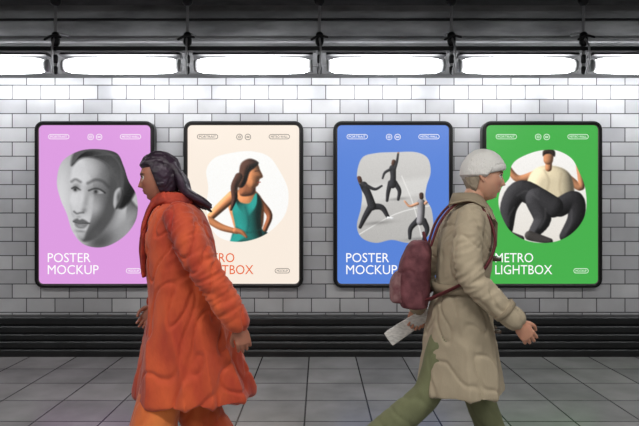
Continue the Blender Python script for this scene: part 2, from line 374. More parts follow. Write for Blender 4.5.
def art2():
    A = Art(202, 292, 146, 246); A.fill((255, 254, 251)); A.zoom(1.1, 245, 200, -1, 3)
    sk = (206, 134, 88); tl = (34, 122, 114)
    A.poly([(232, 236), (238, 224), (262, 224), (270, 236), (274, 252), (228, 252)], (24, 88, 86), 0.8, puff=12, amt=0.7)
    A.limb([(259, 199), (268, 211), (264, 224)], [7, 5.5, 4.5], (150, 90, 60))
    A.poly([(230, 196), (240, 188), (252, 187), (261, 196), (263, 210), (259, 226), (240, 228), (233, 212)], sk, 0.7, puff=14, amt=0.6)
    A.poly([(236, 191), (241, 199), (250, 200), (256, 191), (261, 200), (260, 214), (262, 230), (268, 240), (233, 240), (237, 224), (234, 206)], tl, 0.7, puff=13, amt=0.7)
    A.line([(246, 204), (249, 216), (247, 230)], 1.2, (18, 74, 72), 1.6, 0.6); A.line([(238, 222), (248, 227), (260, 224)], 0.8, (16, 70, 68), 1.2, 0.6)
    A.limb([(234, 194), (222, 205), (212, 215)], [10, 8.5, 6.5], sk, amt=0.65, spec=0.12)
    A.limb([(212, 215), (224, 222), (238, 226)], [6.5, 6.2, 4.6], sk, amt=0.65, spec=0.10)
    A.limb([(237, 225), (243, 227), (247, 231)], [4.8, 4, 2], (190, 120, 80))
    A.poly([(243, 180), (254, 182), (254, 192), (241, 193)], (150, 92, 62), 0.7, puff=6)
    A.poly([(247, 165), (256, 163), (259.5, 170), (262, 176), (259, 178.5), (257.5, 184), (251, 186.5), (245, 178)], sk, 0.6, puff=8, amt=0.55)
    A.line([(255, 171), (258.5, 170.5)], 0.9, (70, 40, 30), 0.6, 0.8); A.line([(257, 181.5), (259.5, 181)], 0.9, (150, 60, 50), 0.6, 0.8)
    A.poly([(240, 175), (242, 164), (250, 159.5), (258, 163), (255, 167.5), (250, 172), (247, 181), (243, 186), (238, 184)], (64, 40, 32), 0.7, puff=8, amt=0.8, spec=0.06)
    A.limb([(240, 176), (236, 185), (236, 196), (233, 206)], [7, 6.5, 5, 2], (66, 42, 34), amt=0.8, spec=0.05)
    for k in range(5): A.line([(241+k*2, 170-k), (240+k, 178), (237+k*0.6, 190)], 0.5, (112, 74, 52), 0.7, 0.45)
    A.clip([(214, 158), (230, 153), (250, 151), (268, 156), (279, 170), (288, 190), (286, 212), (274, 228), (258, 238), (238, 242), (220, 238), (210, 226), (206, 206), (208, 188), (206, 170)], PC[1]); return A
def art3():
    A = Art(353, 436, 147, 248); A.grad((212, 210, 207), (184, 182, 179))
    A.poly([(350, 190), (440, 176), (440, 190), (350, 206)], (222, 221, 218), 3, 0.7); A.line([(350, 240), (396, 214), (438, 204)], 0.8, (242, 241, 238), 0.6); A.line([(402, 176), (414, 206), (424, 246)], 0.8, (240, 239, 236), 0.6)
    k = (44, 44, 47); s = (196, 146, 116)
    A.blob(378, 223, 14, 1.8, (120, 118, 116), 0.6, -0.1); A.blob(398, 199, 10, 1.4, (130, 128, 126), 0.6, -0.1); A.blob(418, 239, 12, 1.6, (120, 118, 116), 0.6, -0.1)
    A.zoom(1.12, 394, 176)
    A.limb([(391, 182), (389, 190), (388, 198)], [4.6, 3.6, 2.4], k, 0.4); A.limb([(395, 182), (399, 189), (398, 197)], [4.6, 3.6, 2.4], k, 0.4)
    A.limb([(393, 169), (393.5, 176), (393, 184)], [6, 5.0, 6], k, 0.4); A.limb([(395, 169), (397, 162), (398, 155)], [2.6, 2.2, 1.6], k, 0.4); A.limb([(391, 170), (386, 173), (384, 178)], [2.6, 2.2, 1.6], k, 0.4)
    A.limb([(398, 155), (398.6, 152)], [1.6, 1.2], s, 0.4); A.limb([(393.5, 165), (394, 163)], [3.4, 3.6], (74, 50, 40), 0.4)
    A.zoom(1.2, 371, 204, 1, 0, -0.12)
    A.limb([(371, 206), (379, 208), (383, 216)], [5.6, 4.6, 3], k, 0.4); A.limb([(370, 206), (364, 214), (359, 222)], [5.6, 4.4, 2.8], k, 0.4)
    A.limb([(366, 188), (369, 196), (371, 206)], [7, 6.0, 7], k, 0.4); A.limb([(368, 188), (375, 192), (381, 190)], [3, 2.4, 1.6], k, 0.4); A.limb([(364, 189), (360, 184), (359, 178)], [3, 2.4, 1.6], k, 0.4)
    A.limb([(363.5, 183.5), (363, 181.5)], [3.8, 4.0], (84, 54, 42), 0.4); A.limb([(383, 217), (387, 218)], [2, 1.6], (240, 240, 240), 0.4)
    A.zoom(1.1, 420, 216, 0, 0, 0.1)
    A.limb([(419, 220), (413, 228), (413, 237)], [5.6, 4.4, 2.8], k, 0.4); A.limb([(424, 220), (428, 228), (425, 239)], [5.6, 4.4, 2.8], k, 0.4)
    A.limb([(420, 204), (421, 212), (421, 221)], [7.6, 6.6, 7], (132, 130, 133), 0.4); A.limb([(424, 204), (429, 198), (430, 190)], [2.8, 2.2, 1.6], s, 0.4); A.limb([(417, 205), (410, 208), (405, 204)], [2.8, 2.2, 1.6], s, 0.4)
    A.limb([(420, 199), (419.6, 196.5)], [3.8, 4.0], (60, 42, 36), 0.4)
    A.clip([(362, 158), (376, 153), (396, 152), (416, 152), (428, 158), (431, 172), (427, 186), (426, 198), (432, 210), (433, 228), (424, 240), (408, 243), (392, 240), (376, 243), (362, 238), (357, 226), (361, 208), (362, 192), (357, 176)], PC[2]); return A
def art4():
    A = Art(494, 590, 147, 248); A.grad((252, 250, 247), (232, 227, 218)); A.zoom(1.2, 546, 180, -1, 0, 0.05)
    sk = (182, 126, 90); k = (44, 43, 45)
    A.blob(542, 236, 36, 4, (176, 170, 162), 0.6)
    A.limb([(538, 176), (524, 180), (514, 170)], [7, 6, 4.4], sk, amt=0.6); A.limb([(566, 178), (577, 184), (574, 166)], [7, 6, 4.4], sk, amt=0.6)
    A.poly([(535, 174), (545, 168), (560, 169), (569, 177), (571, 194), (560, 204), (536, 202), (531, 188)], (212, 198, 166), 0.7, puff=12, amt=0.55)
    A.line([(546, 172), (550, 182), (546, 196)], 1.0, (168, 152, 124), 1.4, 0.6); A.line([(560, 174), (559, 186), (563, 196)], 0.9, (168, 152, 124), 1.4, 0.6)
    A.limb([(549, 170), (549, 166)], [5.5, 5.5], sk); A.limb([(548.5, 163), (548.5, 159.5)], [8.0, 8.6], sk, amt=0.5)
    A.poly([(543.8, 160), (544, 155.5), (549, 153), (553.6, 155.5), (553.6, 160), (550, 158), (546, 158.4)], (48, 36, 30), 0.6, puff=3)
    A.limb([(560, 202), (572, 196), (574, 210), (566, 226)], [16, 16, 14, 10], (36, 35, 37), amt=0.8, spec=0.06)
    A.limb([(550, 200), (528, 190), (518, 202), (517, 222)], [18, 18, 15, 10], k, amt=0.8, spec=0.06)
    A.limb([(554, 202), (540, 196), (546, 212), (540, 224)], [18, 18, 15, 10], (50, 49, 51), amt=0.8, spec=0.06)
    for p in (((542, 196), (532, 190), (524, 194)), ((522, 204), (518, 212), (518, 220)), ((548, 204), (548, 212), (544, 220)), ((570, 204), (570, 214), (566, 222))): A.line(p, 0.7, (94, 92, 94), 1.2, 0.55)
    A.limb([(513, 226), (521, 229), (529, 230)], [8, 8.5, 5.5], (62, 58, 56), amt=0.6, spec=0.05); A.limb([(510, 231), (530, 233.5)], [2, 2], (236, 234, 230), amt=0.3)
    A.limb([(536, 227), (545, 230), (553, 231)], [8, 8.5, 5.5], (62, 58, 56), amt=0.6, spec=0.05); A.limb([(533, 232), (554, 234.5)], [2, 2], (236, 234, 230), amt=0.3)
    A.clip([(520, 158), (538, 151), (556, 150), (572, 158), (580, 172), (586, 188), (587, 210), (580, 226), (566, 238), (548, 243), (528, 241), (512, 232), (503, 218), (499, 202), (502, 188), (510, 178), (512, 166)], PC[3]); return A
PC = [(224, 158, 228), (252, 239, 225), (88, 132, 218), (70, 178, 76)]
INK = [(255, 255, 255), (232, 100, 40), (255, 255, 255), (255, 255, 255)]
PILL = [(255, 255, 255), (60, 50, 45), (255, 255, 255), (235, 255, 235)]
def text_mesh(name, body, x, z, w, h, m, parent, y):
    cu = bpy.data.curves.new(name, 'FONT'); cu.body = body; cu.size = 1; cu.resolution_u = 3
    t = bpy.data.objects.new(name, cu); COL.objects.link(t)
    dg = bpy.context.evaluated_depsgraph_get(); me = bpy.data.meshes.new_from_object(t.evaluated_get(dg))
    bpy.data.objects.remove(t)
    xs = [v.co.x for v in me.vertices]; ys = [v.co.y for v in me.vertices]
    x0, x1, y0, y1 = min(xs), max(xs), min(ys), max(ys)
    for v in me.vertices:
        v.co = Vector((x+(v.co.x-x0)/(x1-x0)*w, y, z+(v.co.y-y0)/(y1-y0)*h))
    me.materials.clear(); me.materials.append(m)
    o = bpy.data.objects.new(name, me); COL.objects.link(o); o.parent = parent; return o
def ring_outline(mb, pcx, cx, cy, w, h, t, y):
    a = rrect(w/PS, h/PS, min(w, h)/2/PS*0.98, 6); b = rrect((w-2*t)/PS, (h-2*t)/PS, min(w-2*t, h-2*t)/2/PS*0.98, 6)
    ox, oz = (cx-pcx)/PS, (204.5-cy)/PS; n = len(a)
    v = [(p[0]+ox, y, p[1]+oz) for p in a]+[(p[0]+ox, y, p[1]+oz) for p in b]
    mb.add(v, [(i, (i+1) % n, (i+1) % n+n, i+n) for i in range(n)])
PW, PH = 1.18, 1.645
arts = [art1, art2, art3, art4]
lines = [('POSTER', 'MOCKUP'), ('METRO', 'LIGHTBOX'), ('POSTER', 'MOCKUP'), ('METRO', 'LIGHTBOX')]
for i, pcx in enumerate((94.0, 243.2, 393.3, 542.8)):
    X0 = (pcx-319.5)/PS
    e = empty('lightbox_poster', (X0, 5.9, 1.474))
    lo = []
    for (dw, y) in ((0, 0.10), (0, 0.012), (-0.008, 0.003), (-0.022, 0.0), (-0.052, 0.0), (-0.066, 0.006), (-0.07, 0.03)):
        lo.append([(p[0], y, p[1]) for p in rrect(PW+dw, PH+dw, 0.085+dw/2)])
    loops_mesh('frame', lo, frame_m, e)
    lip = [[(p[0], y, p[1]) for p in rrect(PW+dw, PH+dw, 0.085+dw/2)] for dw, y in ((-0.066, 0.012), (-0.082, 0.016))]
    loops_mesh('inner_lip', lip, frame_in, e)
    pm = emat('poster_paper_%d' % i, PC[i])
    pl = rrect(PW-0.078, PH-0.078, 0.048)
    new_obj('poster_sheet', [(p[0], 0.02, p[1]) for p in pl], [tuple(range(len(pl)))[::-1]], pm, e)
    arts[i]().make('poster_picture', pcx, print_m, e, 0.018)
    ink = emat('poster_ink_%d' % i, INK[i], 1.0); pk = emat('poster_small_ink_%d' % i, PILL[i], 1.0)
    a, b = lines[i]; lx = pcx-47
    wa, wb = (43, 51) if i % 2 == 0 else (38, 57)
    text_mesh('title_line', a, (lx-pcx)/PS, (204.5-262.5)/PS, wa/PS, 9.3/PS, ink, e, 0.016)
    text_mesh('title_line', b, (lx-pcx)/PS, (204.5-274.5)/PS, wb/PS, 9.3/PS, ink, e, 0.016)
    mb = MB()
    ring_outline(mb, pcx, pcx-36, 136.5, 21, 5, 0.5, 0.016); ring_outline(mb, pcx, pcx+36, 136.5, 21, 5, 0.5, 0.016); ring_outline(mb, pcx, pcx+39, 271, 15, 5, 0.5, 0.016)
    ring_outline(mb, pcx, pcx-4, 136.8, 6.2, 6.2, 0.55, 0.016); ring_outline(mb, pcx, pcx+4.5, 136.8, 6.2, 6.2, 0.55, 0.016)
    ring_outline(mb, pcx, pcx-4, 136.8, 2.6, 2.6, 0.5, 0.016); ring_outline(mb, pcx, pcx+4.5, 136.8, 3.0, 1.8, 0.5, 0.016)
    mesh_obj('badge_outlines', mb, pk, e, False)
    for tx, tz, w, s in ((-44.5, 137.7, 17, 'PORTRAIT'), (27.5, 137.7, 17, 'METRO WALL'), (33.5, 272.2, 11, 'MOCKUP')):
        text_mesh('badge_text', s, tx/PS, (204.5-tz)/PS, w/PS, 2.4/PS, pk, e, 0.016)

# ------------------------------------------------------------ people
def head_mesh(scale=1.0, NL=132, NT=96):
    v = []; f = []
    a, b, c = 0.096, 0.075, 0.118
    for i in range(NT+1):
        th = -math.pi/2+math.pi*i/NT
        for j in range(NL):
            ph = 2*math.pi*j/NL
            t = math.sin(th); ct = math.cos(th)
            low = max(0, -t)
            r = ct if t > 0 else (1-low**3.0)**0.5
            cx, sy = math.cos(ph), math.sin(ph)
            x = a*r*cx; y = b*r*sy; z = c*t
            y *= 1-0.36*low**1.6
            if cx < 0: x *= 1-0.5*low**1.3+0.06*max(0, t)
            else: x *= 1-0.10*low**2
            z -= 0.006*low*max(0, cx)
            if cx > 0:
                g = lambda y0, z0, sy_, sz: math.exp(-((y-y0)/sy_)**2-((z-z0)/sz)**2)
                x = x*(1-0.05*g(0, -0.02, 0.06, 0.06))
                npf = 0.0
                if -0.052 < z < 0.022:
                    u = (0.016-z)/0.052
                    npf = max(0, min(1, u))**1.1 if u < 1 else max(0, 1-(u-1)*5)
                wn = 0.008+0.007*max(0, min(1, (0.02-z)/0.06))
                x += 0.025*npf*math.exp(-(y/wn)**2)
                x += 0.006*math.exp(-((abs(y)-0.013)/0.007)**2-((z+0.036)/0.008)**2)
                x += 0.006*g(0, 0.026, 0.045, 0.010)
                x -= 0.011*(g(0.031, 0.006, 0.014, 0.011)+g(-0.031, 0.006, 0.014, 0.011))
                x += 0.007*g(0, -0.058, 0.021, 0.0055)+0.007*g(0, -0.070, 0.018, 0.006)
                x -= 0.003*g(0, -0.0635, 0.02, 0.002)
                x -= 0.004*g(0, -0.082, 0.02, 0.006)
                x += 0.010*g(0, -0.102, 0.022, 0.014)
                x += 0.004*(g(0.04, -0.022, 0.016, 0.016)+g(-0.04, -0.022, 0.016, 0.016))
            v.append(Vector((x, y, z))*scale)
    for i in range(NT):
        for j in range(NL):
            p = i*NL+j; q = i*NL+(j+1) % NL
            f.append((p, q, q+NL, p+NL))
    return v, f
def rotY(v, a, piv):
    d = v-piv; c, s = math.cos(a), math.sin(a)
    return piv+Vector((d.x*c+d.z*s, d.y, -d.x*s+d.z*c))
def hair_shell(hairline, thick, nz=0.004, seed=0, nape=-0.06, x0=0.005, ramp=2.2):
    v, f = head_mesh(1.0, 160, 110); out = []
    for p in v:
        n = Vector((p.x/0.096**2, p.y/0.075**2, p.z/0.118**2)).normalized()
        front = max(0.0, (p.x-x0)/0.09)
        need = nape + (hairline-nape)*min(1, front*ramp)
        k = max(0, min(1, (p.z-need)/0.018+0.5))
        s = noise.noise(Vector((p.x*20, p.y*60+seed, p.z*20)))*nz + noise.noise(Vector((p.x*60, p.y*150+seed, p.z*60)))*nz*0.5
        out.append(p+n*(-0.014+(thick+0.014)*k+s*k))
    return out, f
def hand_mesh(w, d, n, s, curl=1.0):
    d = Vector(d).normalized(); n = Vector(n); n = (n-d*n.dot(d)).normalized(); s = Vector(s); s = (s-d*s.dot(d)-n*s.dot(n)).normalized()
    w = Vector(w); mb = MB()
    mb.add(*tube([w-d*0.03, w+d*0.005, w+d*0.045, w+d*0.085+n*0.003], [(0.027, 0.02), (0.027, 0.019), (0.037, 0.016), (0.037, 0.012)], 20, 5, side=s))
    for off, L, st in ((0.028, 0.068, 0.086), (0.0095, 0.076, 0.090), (-0.0095, 0.071, 0.087), (-0.027, 0.056, 0.080)):
        p = w+d*(st-0.012)+s*off; pts = [p]; ang = 0
        for q, a in ((0.012, 8), (L*0.45, 22), (L*0.30, 32), (L*0.25, 22)):
            ang += math.radians(a*curl); dirv = d*math.cos(ang)+n*math.sin(ang)+s*(off*1.5)
            p = p+dirv.normalized()*q; pts.append(p)
        mb.add(*tube(pts, [0.0088, 0.0088, 0.008, 0.0074, 0.0062], 12, 4, side=s))
    t0 = w+d*0.022+s*0.022
    mb.add(*tube([t0, t0+(d*0.7+s*0.6+n*0.3).normalized()*0.033, t0+(d*0.8+s*0.5+n*0.35).normalized()*0.06, t0+(d*0.95+s*0.35+n*0.45).normalized()*0.082], [0.013, 0.011, 0.009, 0.0072], 12, 5, side=n))
    return mb
def paint_skin(o, hc, rgb, lip, pitch=0):
    me = o.data; at = me.color_attributes.new('Col', 'FLOAT_COLOR', 'POINT')
    base = np.array(s2l(rgb)); lp = np.array(s2l(lip)); br = np.array(s2l((48, 34, 30)))
    arr = np.ones((len(me.vertices), 4), np.float32)
    for i, v in enumerate(me.vertices):
        q = rotY(v.co, -pitch, hc)-hc; c = base*(1+0.12*noise.noise(q*30))
        if q.x > 0.04:
            m = math.exp(-(q.y/0.021)**4-((q.z+0.0645)/0.0115)**4); c = c*(1-m)+lp*m
            m = math.exp(-((abs(q.y)-0.033)/0.018)**4-((q.z-0.026+abs(abs(q.y)-0.03)*0.2)/0.0045)**4); c = c*(1-m)+br*m
            m = 0.35*math.exp(-((abs(q.y)-0.042)/0.016)**2-((q.z+0.03)/0.016)**2); c = c*(1-m)+lp*m
        arr[i, :3] = c
    at.data.foreach_set('color', arr.reshape(-1))
def make_head(parent, hc, neck_pts, skin_m, rgb, lip, pitch):
    mb = MB(); v, f = head_mesh(); v = [rotY(p+hc, pitch, hc) for p in v]; mb.add(v, f)
    mb.add(*tube(neck_pts, [0.062, 0.053, 0.052], 24, 6))
    for sg in (-1, 1):
        ep = rotY(hc+Vector((-0.012, sg*0.074, 0.0)), pitch, hc)
        mb.add(*tube([ep+Vector((0.0, 0, 0.028)), ep+Vector((-0.012, sg*0.007, 0.024)), ep+Vector((-0.017, sg*0.009, 0.004)), ep+Vector((-0.008, sg*0.006, -0.016)), ep+Vector((0.002, 0, -0.028))], [0.005, 0.006, 0.0065, 0.006, 0.005], 10, 5))
        mb.add(*tube([ep+Vector((0, -sg*0.004, 0.02)), ep+Vector((-0.003, -sg*0.002, 0)), ep+Vector((0, -sg*0.004, -0.02))], [0.006, 0.009, 0.006], 10, 4))
    o = remesh_obj('head', mb, skin_m, parent, 0.0032, 2)
    paint_skin(o, hc, rgb, lip, pitch)
    for sg in (-1, 1):
        for nm, r, mm, off in (('eyeball', 0.0118, eye_w, 0), ('iris', 0.0062, eye_d, 0.0068)):
            cpos = Vector((0.0725+off, sg*(0.0305), 0.0055)); mbe = MB(); V = []; F = []
            for i in range(13):
                th = math.pi*i/12
                for j in range(16):
                    ph = 2*math.pi*j/16; V.append(rotY(hc+cpos+Vector((math.cos(th), math.sin(th)*math.cos(ph), math.sin(th)*math.sin(ph)))*r, pitch, hc))
            for i in range(12):
                for j in range(16): F.append((i*16+j, i*16+(j+1) % 16, (i+1)*16+(j+1) % 16, (i+1)*16+j))
            mbe.add(V, F); mesh_obj(nm, mbe, mm, parent)
        mbl = MB()
        mbl.add(*tube([rotY(hc+Vector((0.080, sg*0.0195, 0.006)), pitch, hc), rotY(hc+Vector((0.0845, sg*0.030, 0.0125)), pitch, hc), rotY(hc+Vector((0.076, sg*0.0425, 0.007)), pitch, hc)], [0.0022, 0.003, 0.002], 8, 5))
        mesh_obj('eyelid', mbl, lash, parent)
    return o
def shoes(name, parent, ankle, pitchdeg, m, sole_m):
    a = math.radians(pitchdeg); A = Vector(ankle)
    def tr(p): return rotY(A+Vector(p), a, A)
    up = MB()
    up.add(*tube([tr(p) for p in ((-0.055, 0, -0.045), (-0.02, 0, -0.04), (0.04, 0, -0.045), (0.11, 0, -0.057), (0.165, 0, -0.064))], [(0.032, 0.032), (0.037, 0.043), (0.041, 0.037), (0.046, 0.026), (0.032, 0.018)], 20, 6, side=(0, 1, 0)))
    up.add(*tube([tr(p) for p in ((0, 0, 0.05), (-0.005, 0, 0.01), (0, 0, -0.03))], [0.044, 0.043, 0.042], 20, 4))
    remesh_obj(name, up, m, parent, 0.006, 3)
    out = rrect(0.27, 0.094, 0.046, 6)
    sv = [tr((p[0]+0.055, p[1], -0.078)) for p in out]+[tr((p[0]+0.055, p[1], -0.098)) for p in out]; n = len(out)
    sf = [(i, i+n, (i+1) % n+n, (i+1) % n) for i in range(n)]+[tuple(range(n)), tuple(range(n, 2*n))[::-1]]
    new_obj(name+'_sole', sv, sf, sole_m, parent)
def folder(amp, freq, seed, zs=0.25, extra=1.0, drape=0.0, cx=0.0, nfold=9, top=1.0, crease=0.0, bends=(), cfreq=11):
    bends = [(Vector(b), Vector(ax).normalized(), r) for b, ax, r in bends]
    def F(p):
        k = 1+extra*max(0, (1.0-p.z))
        n1 = noise.noise(Vector((p.x*freq+seed, p.y*freq, p.z*freq*zs+seed)))
        r = amp*k*n1*1.3
        r += 0.0025*noise.noise(Vector((p.x*32, p.y*32+seed, p.z*18)))
        if drape and p.z < top:
            a = math.atan2(p.y, p.x-cx); t = min(1, (top-p.z)/0.45)
            s = math.sin(a*nfold+2.5*noise.noise(Vector((p.x*2.5, p.y*2.5, p.z*1.4+seed))))
            r += drape*t*(1-2*abs(s)**0.8+0.3)
        if crease:
            u = Vector((p.x*cfreq+seed+p.z*4.5, p.y*cfreq, p.z*4.0-p.x*3))
            c = abs(noise.noise(u)); r -= crease*max(0, 1-c*7)**1.5
        for b, ax, rad in bends:
            d = p-b; g = math.exp(-(d.length/rad)**2)
            if g > 0.02:
                u = Vector((d.dot(ax)*30+seed, p.y*7, p.x*7)); r += 0.013*g*(0.45-2.2*abs(noise.noise(u)))
        return r
    return F

skin1 = attr_mat('skin', emit=False, rough=0.48, sss=0.15); skin2 = skin1
eye_w = mat('eye_white', (228, 222, 216), 0.2); eye_d = mat('iris_brown', (52, 32, 22), 0.15); lash = mat('lashes', (40, 26, 24), 0.6)

# ---------- woman in orange (walks to the left) ----------
org = mat('orange_coat_cloth', (172, 46, 26), 0.8, var=0.1, vscale=4.5, bump=0.35, bscale=140, sheen=0.2, stretch=(1, 1, 0.45), rgb2=(222, 98, 48), bdist=0.005)
org2 = mat('orange_trouser_cloth', (204, 76, 34), 0.8, var=0.1, vscale=4, bump=0.35, bscale=140, sheen=0.2, stretch=(1, 1, 0.3), rgb2=(236, 132, 64), bdist=0.005)
org3 = mat('scarf_cloth', (120, 34, 30), 0.8, var=0.1, vscale=10, bump=0.3, bscale=150, rgb2=(186, 66, 42), bdist=0.004)
hair1 = mat('dark_hair', (46, 30, 46), 0.42, var=0.5, vscale=40, bump=0.6, bscale=90, stretch=(0.3, 1.6, 0.5))
shoe1 = mat('white_shoe', (210, 205, 198), 0.5); sole = mat('rubber_sole', (190, 188, 182), 0.7)
w1 = empty('walking_woman', (-0.662, 3.05, 0)); w1.rotation_euler = (0, 0, math.pi+0.12)
mb = MB()
mb.add(*torso([(1.465, 0.075, 0, 0.05, 0.055), (1.43, 0.065, 0, 0.09, 0.12), (1.38, 0.055, 0, 0.128, 0.185), (1.27, 0.045, 0, 0.165, 0.205), (1.12, 0.03, 0, 0.178, 0.20), (0.97, 0.012, 0, 0.192, 0.205), (0.80, 0.0, 0, 0.22, 0.22), (0.62, -0.02, 0, 0.262, 0.235), (0.50, -0.03, 0, 0.292, 0.245), (0.465, -0.03, 0, 0.296, 0.245)]))
mb.add(*tube([(0.04, 0.178, 1.375), (-0.03, 0.235, 1.24), (-0.12, 0.268, 1.09), (-0.19, 0.275, 0.98), (-0.245, 0.272, 0.885)], [0.074, 0.080, 0.074, 0.070, 0.064], 24, 6))
mb.add(*tube([(0.05, -0.175, 1.375), (0.07, -0.235, 1.24), (0.075, -0.26, 1.09), (0.13, -0.245, 0.99), (0.185, -0.225, 0.91)], [0.07, 0.074, 0.068, 0.062, 0.058], 24, 6))
remesh_obj('coat', mb, org, w1, 0.007, 4, folder(0.008, 8, 1.3, 0.3, 0.8, 0.013, -0.02, 5, 1.05, 0.012, (((-0.10, 0.28, 1.10), (-0.5, 0, -1), 0.14), ((-0.2, 0.28, 0.95), (-0.5, 0, -1), 0.08), ((0.05, -0.27, 1.08), (0.3, 0, -1), 0.12), ((0.02, 0.2, 1.30), (-0.5, 0.5, -0.7), 0.12))), 1)
mb = MB()
mb.add(*torso([(1.0, 0, 0, 0.10, 0.14), (0.92, 0, 0, 0.12, 0.165), (0.84, 0, 0, 0.12, 0.17)]))
mb.add(*tube([(0.0, 0.085, 0.92), (0.07, 0.09, 0.72), (0.13, 0.095, 0.50), (0.17, 0.095, 0.30), (0.215, 0.095, 0.13)], [0.095, 0.10, 0.108, 0.118, 0.125], 24, 6))
mb.add(*tube([(0.0, -0.085, 0.92), (0.0, -0.09, 0.72), (0.005, -0.09, 0.51), (-0.05, -0.09, 0.33), (-0.12, -0.09, 0.20)], [0.095, 0.10, 0.108, 0.118, 0.12], 24, 6))
remesh_obj('trousers', mb, org2, w1, 0.009, 3, folder(0.008, 9, 7.1, 0.3, 0.2, 0, 0, 0, 0, 0.008, (), 7), 1)
shoes('shoe', w1, (0.23, 0.095, 0.10), -2, shoe1, sole); shoes('shoe', w1, (-0.145, -0.09, 0.165), 40, shoe1, sole)
hc1 = Vector((0.145, 0, 1.568))
make_head(w1, hc1, [(0.07, 0, 1.40), (0.09, 0, 1.45), (0.115, 0, 1.50)], skin1, (170, 112, 90), (150, 62, 60), 0.10)
mb = MB(); v, f = hair_shell(0.055, 0.017, 0.006, 2, -0.075, 0.0, 2.6); mb.add([rotY(p+hc1, 0.10, hc1) for p in v], f)
mesh_obj('hair_cap', mb, hair1, w1)
mb = MB()
for k in range(18):
    y = -0.055+0.11*k/17; j = random.uniform(-0.012, 0.012); q = random.uniform(0, 0.035)
    mb.add(*tube([(0.08, y*0.9, 1.63+j), (0.04+j, y*1.15, 1.56), (0.015+j, y*1.1, 1.50+j), (-0.035-q, y*0.9+j, 1.45+j), (-0.07-q*1.3, y*0.8+j, 1.42+j*2)], [0.02, 0.022, 0.021, 0.017, 0.006], 10, 5))
remesh_obj('loose_hair', mb, hair1, w1, 0.0045, 1)
mb = MB()
for r, z, t in ((0.084, 1.445, 0.028), (0.075, 1.475, 0.02)):
    pts = [(0.08+r*math.cos(a), r*math.sin(a)*0.95, z+0.012*math.sin(2*a)-0.015*math.cos(a)) for a in [2*math.pi*k/12 for k in range(13)]]
    mb.add(*tube(pts, [t]*13, 14, 3, side=(0, 0, 1)))
mb.add(*tube([(0.165, 0.03, 1.45), (0.21, 0.05, 1.34), (0.222, 0.055, 1.2), (0.215, 0.06, 1.08)], [(0.04, 0.018), (0.05, 0.016), (0.052, 0.014), (0.05, 0.01)], 16, 5, side=(0, 1, 0)))
remesh_obj('scarf', mb, org3, w1, 0.006, 2, folder(0.004, 26, 3, 0.3, 0, 0, 0, 0, 0, 0.008))
hm = hand_mesh((-0.255, 0.270, 0.862), (-0.25, 0, -1), (0.15, -1, 0.1), (1, 0, -0.2)); h = remesh_obj('hand', hm, skin1, w1, 0.0026, 1); paint_skin(h, Vector((0, 0, -9)), (170, 112, 90), (150, 62, 60))
hm = hand_mesh((0.20, -0.218, 0.893), (0.5, 0.1, -0.8), (-0.1, 1, 0.1), (0.8, 0, 0.6)); h = remesh_obj('hand', hm, skin1, w1, 0.0026, 1); paint_skin(h, Vector((0, 0, -9)), (170, 112, 90), (150, 62, 60))

# ---------- person in beige trench coat (walks to the right) ----------
bei = mat('beige_trench_cloth', (166, 153, 130), 0.85, var=0.12, vscale=4, bump=0.3, bscale=150, stretch=(1, 1, 0.35), bdist=0.005)
bei2 = mat('trench_trim_cloth', (144, 131, 109), 0.85, bump=0.2, bscale=180, bdist=0.004)
grn = mat('olive_trouser_cloth', (108, 112, 80), 0.85, var=0.15, vscale=5, bump=0.3, bscale=150, stretch=(1, 1, 0.3), bdist=0.005)
wht = mat('white_knit', (226, 224, 220), 0.85, bump=0.9, bscale=110, stretch=(2, 2, 0.5))
hair2 = mat('ash_hair', (150, 138, 120), 0.5, var=0.3, vscale=40, bump=0.5, bscale=90, stretch=(0.3, 1.6, 0.5))
shoe2 = mat('brown_shoe', (70, 48, 36), 0.45); sole2 = mat('dark_sole', (40, 36, 34), 0.7)
btn = mat('horn_button', (70, 54, 40), 0.3)
P2 = (0.722, 3.05, 0)
w2 = empty('walking_pedestrian', P2); w2.rotation_euler = (0, 0, -0.10)
mb = MB()
mb.add(*torso([(1.465, 0.04, 0, 0.05, 0.055), (1.43, 0.035, 0, 0.078, 0.12), (1.38, 0.025, 0, 0.11, 0.185), (1.27, 0.02, 0, 0.135, 0.21), (1.12, 0.01, 0, 0.138, 0.195), (1.02, 0.0, 0, 0.135, 0.18), (0.90, -0.005, 0, 0.158, 0.205), (0.72, -0.005, 0, 0.182, 0.22), (0.56, -0.005, 0, 0.202, 0.235), (0.50, -0.005, 0, 0.208, 0.235)]))
mb.add(*tube([(0.02, -0.185, 1.372), (-0.005, -0.235, 1.24), (0.005, -0.258, 1.10), (0.10, -0.26, 0.99), (0.205, -0.25, 0.90)], [0.066, 0.068, 0.062, 0.057, 0.054], 24, 6))
mb.add(*tube([(0.015, 0.185, 1.372), (-0.06, 0.235, 1.24), (-0.14, 0.262, 1.10), (-0.18, 0.265, 0.98), (-0.205, 0.26, 0.88)], [0.066, 0.068, 0.062, 0.057, 0.054], 24, 6))
remesh_obj('trench_coat', mb, bei, w2, 0.007, 3, folder(0.006, 8, 4.3, 0.25, 0.8, 0.010, 0, 4, 0.98, 0.009, (((0.01, -0.27, 1.10), (0.5, 0, -1), 0.13), ((-0.15, 0.27, 1.09), (-0.3, 0, -1), 0.12), ((0.0, -0.2, 1.30), (0, -0.5, -0.7), 0.11))), 1)
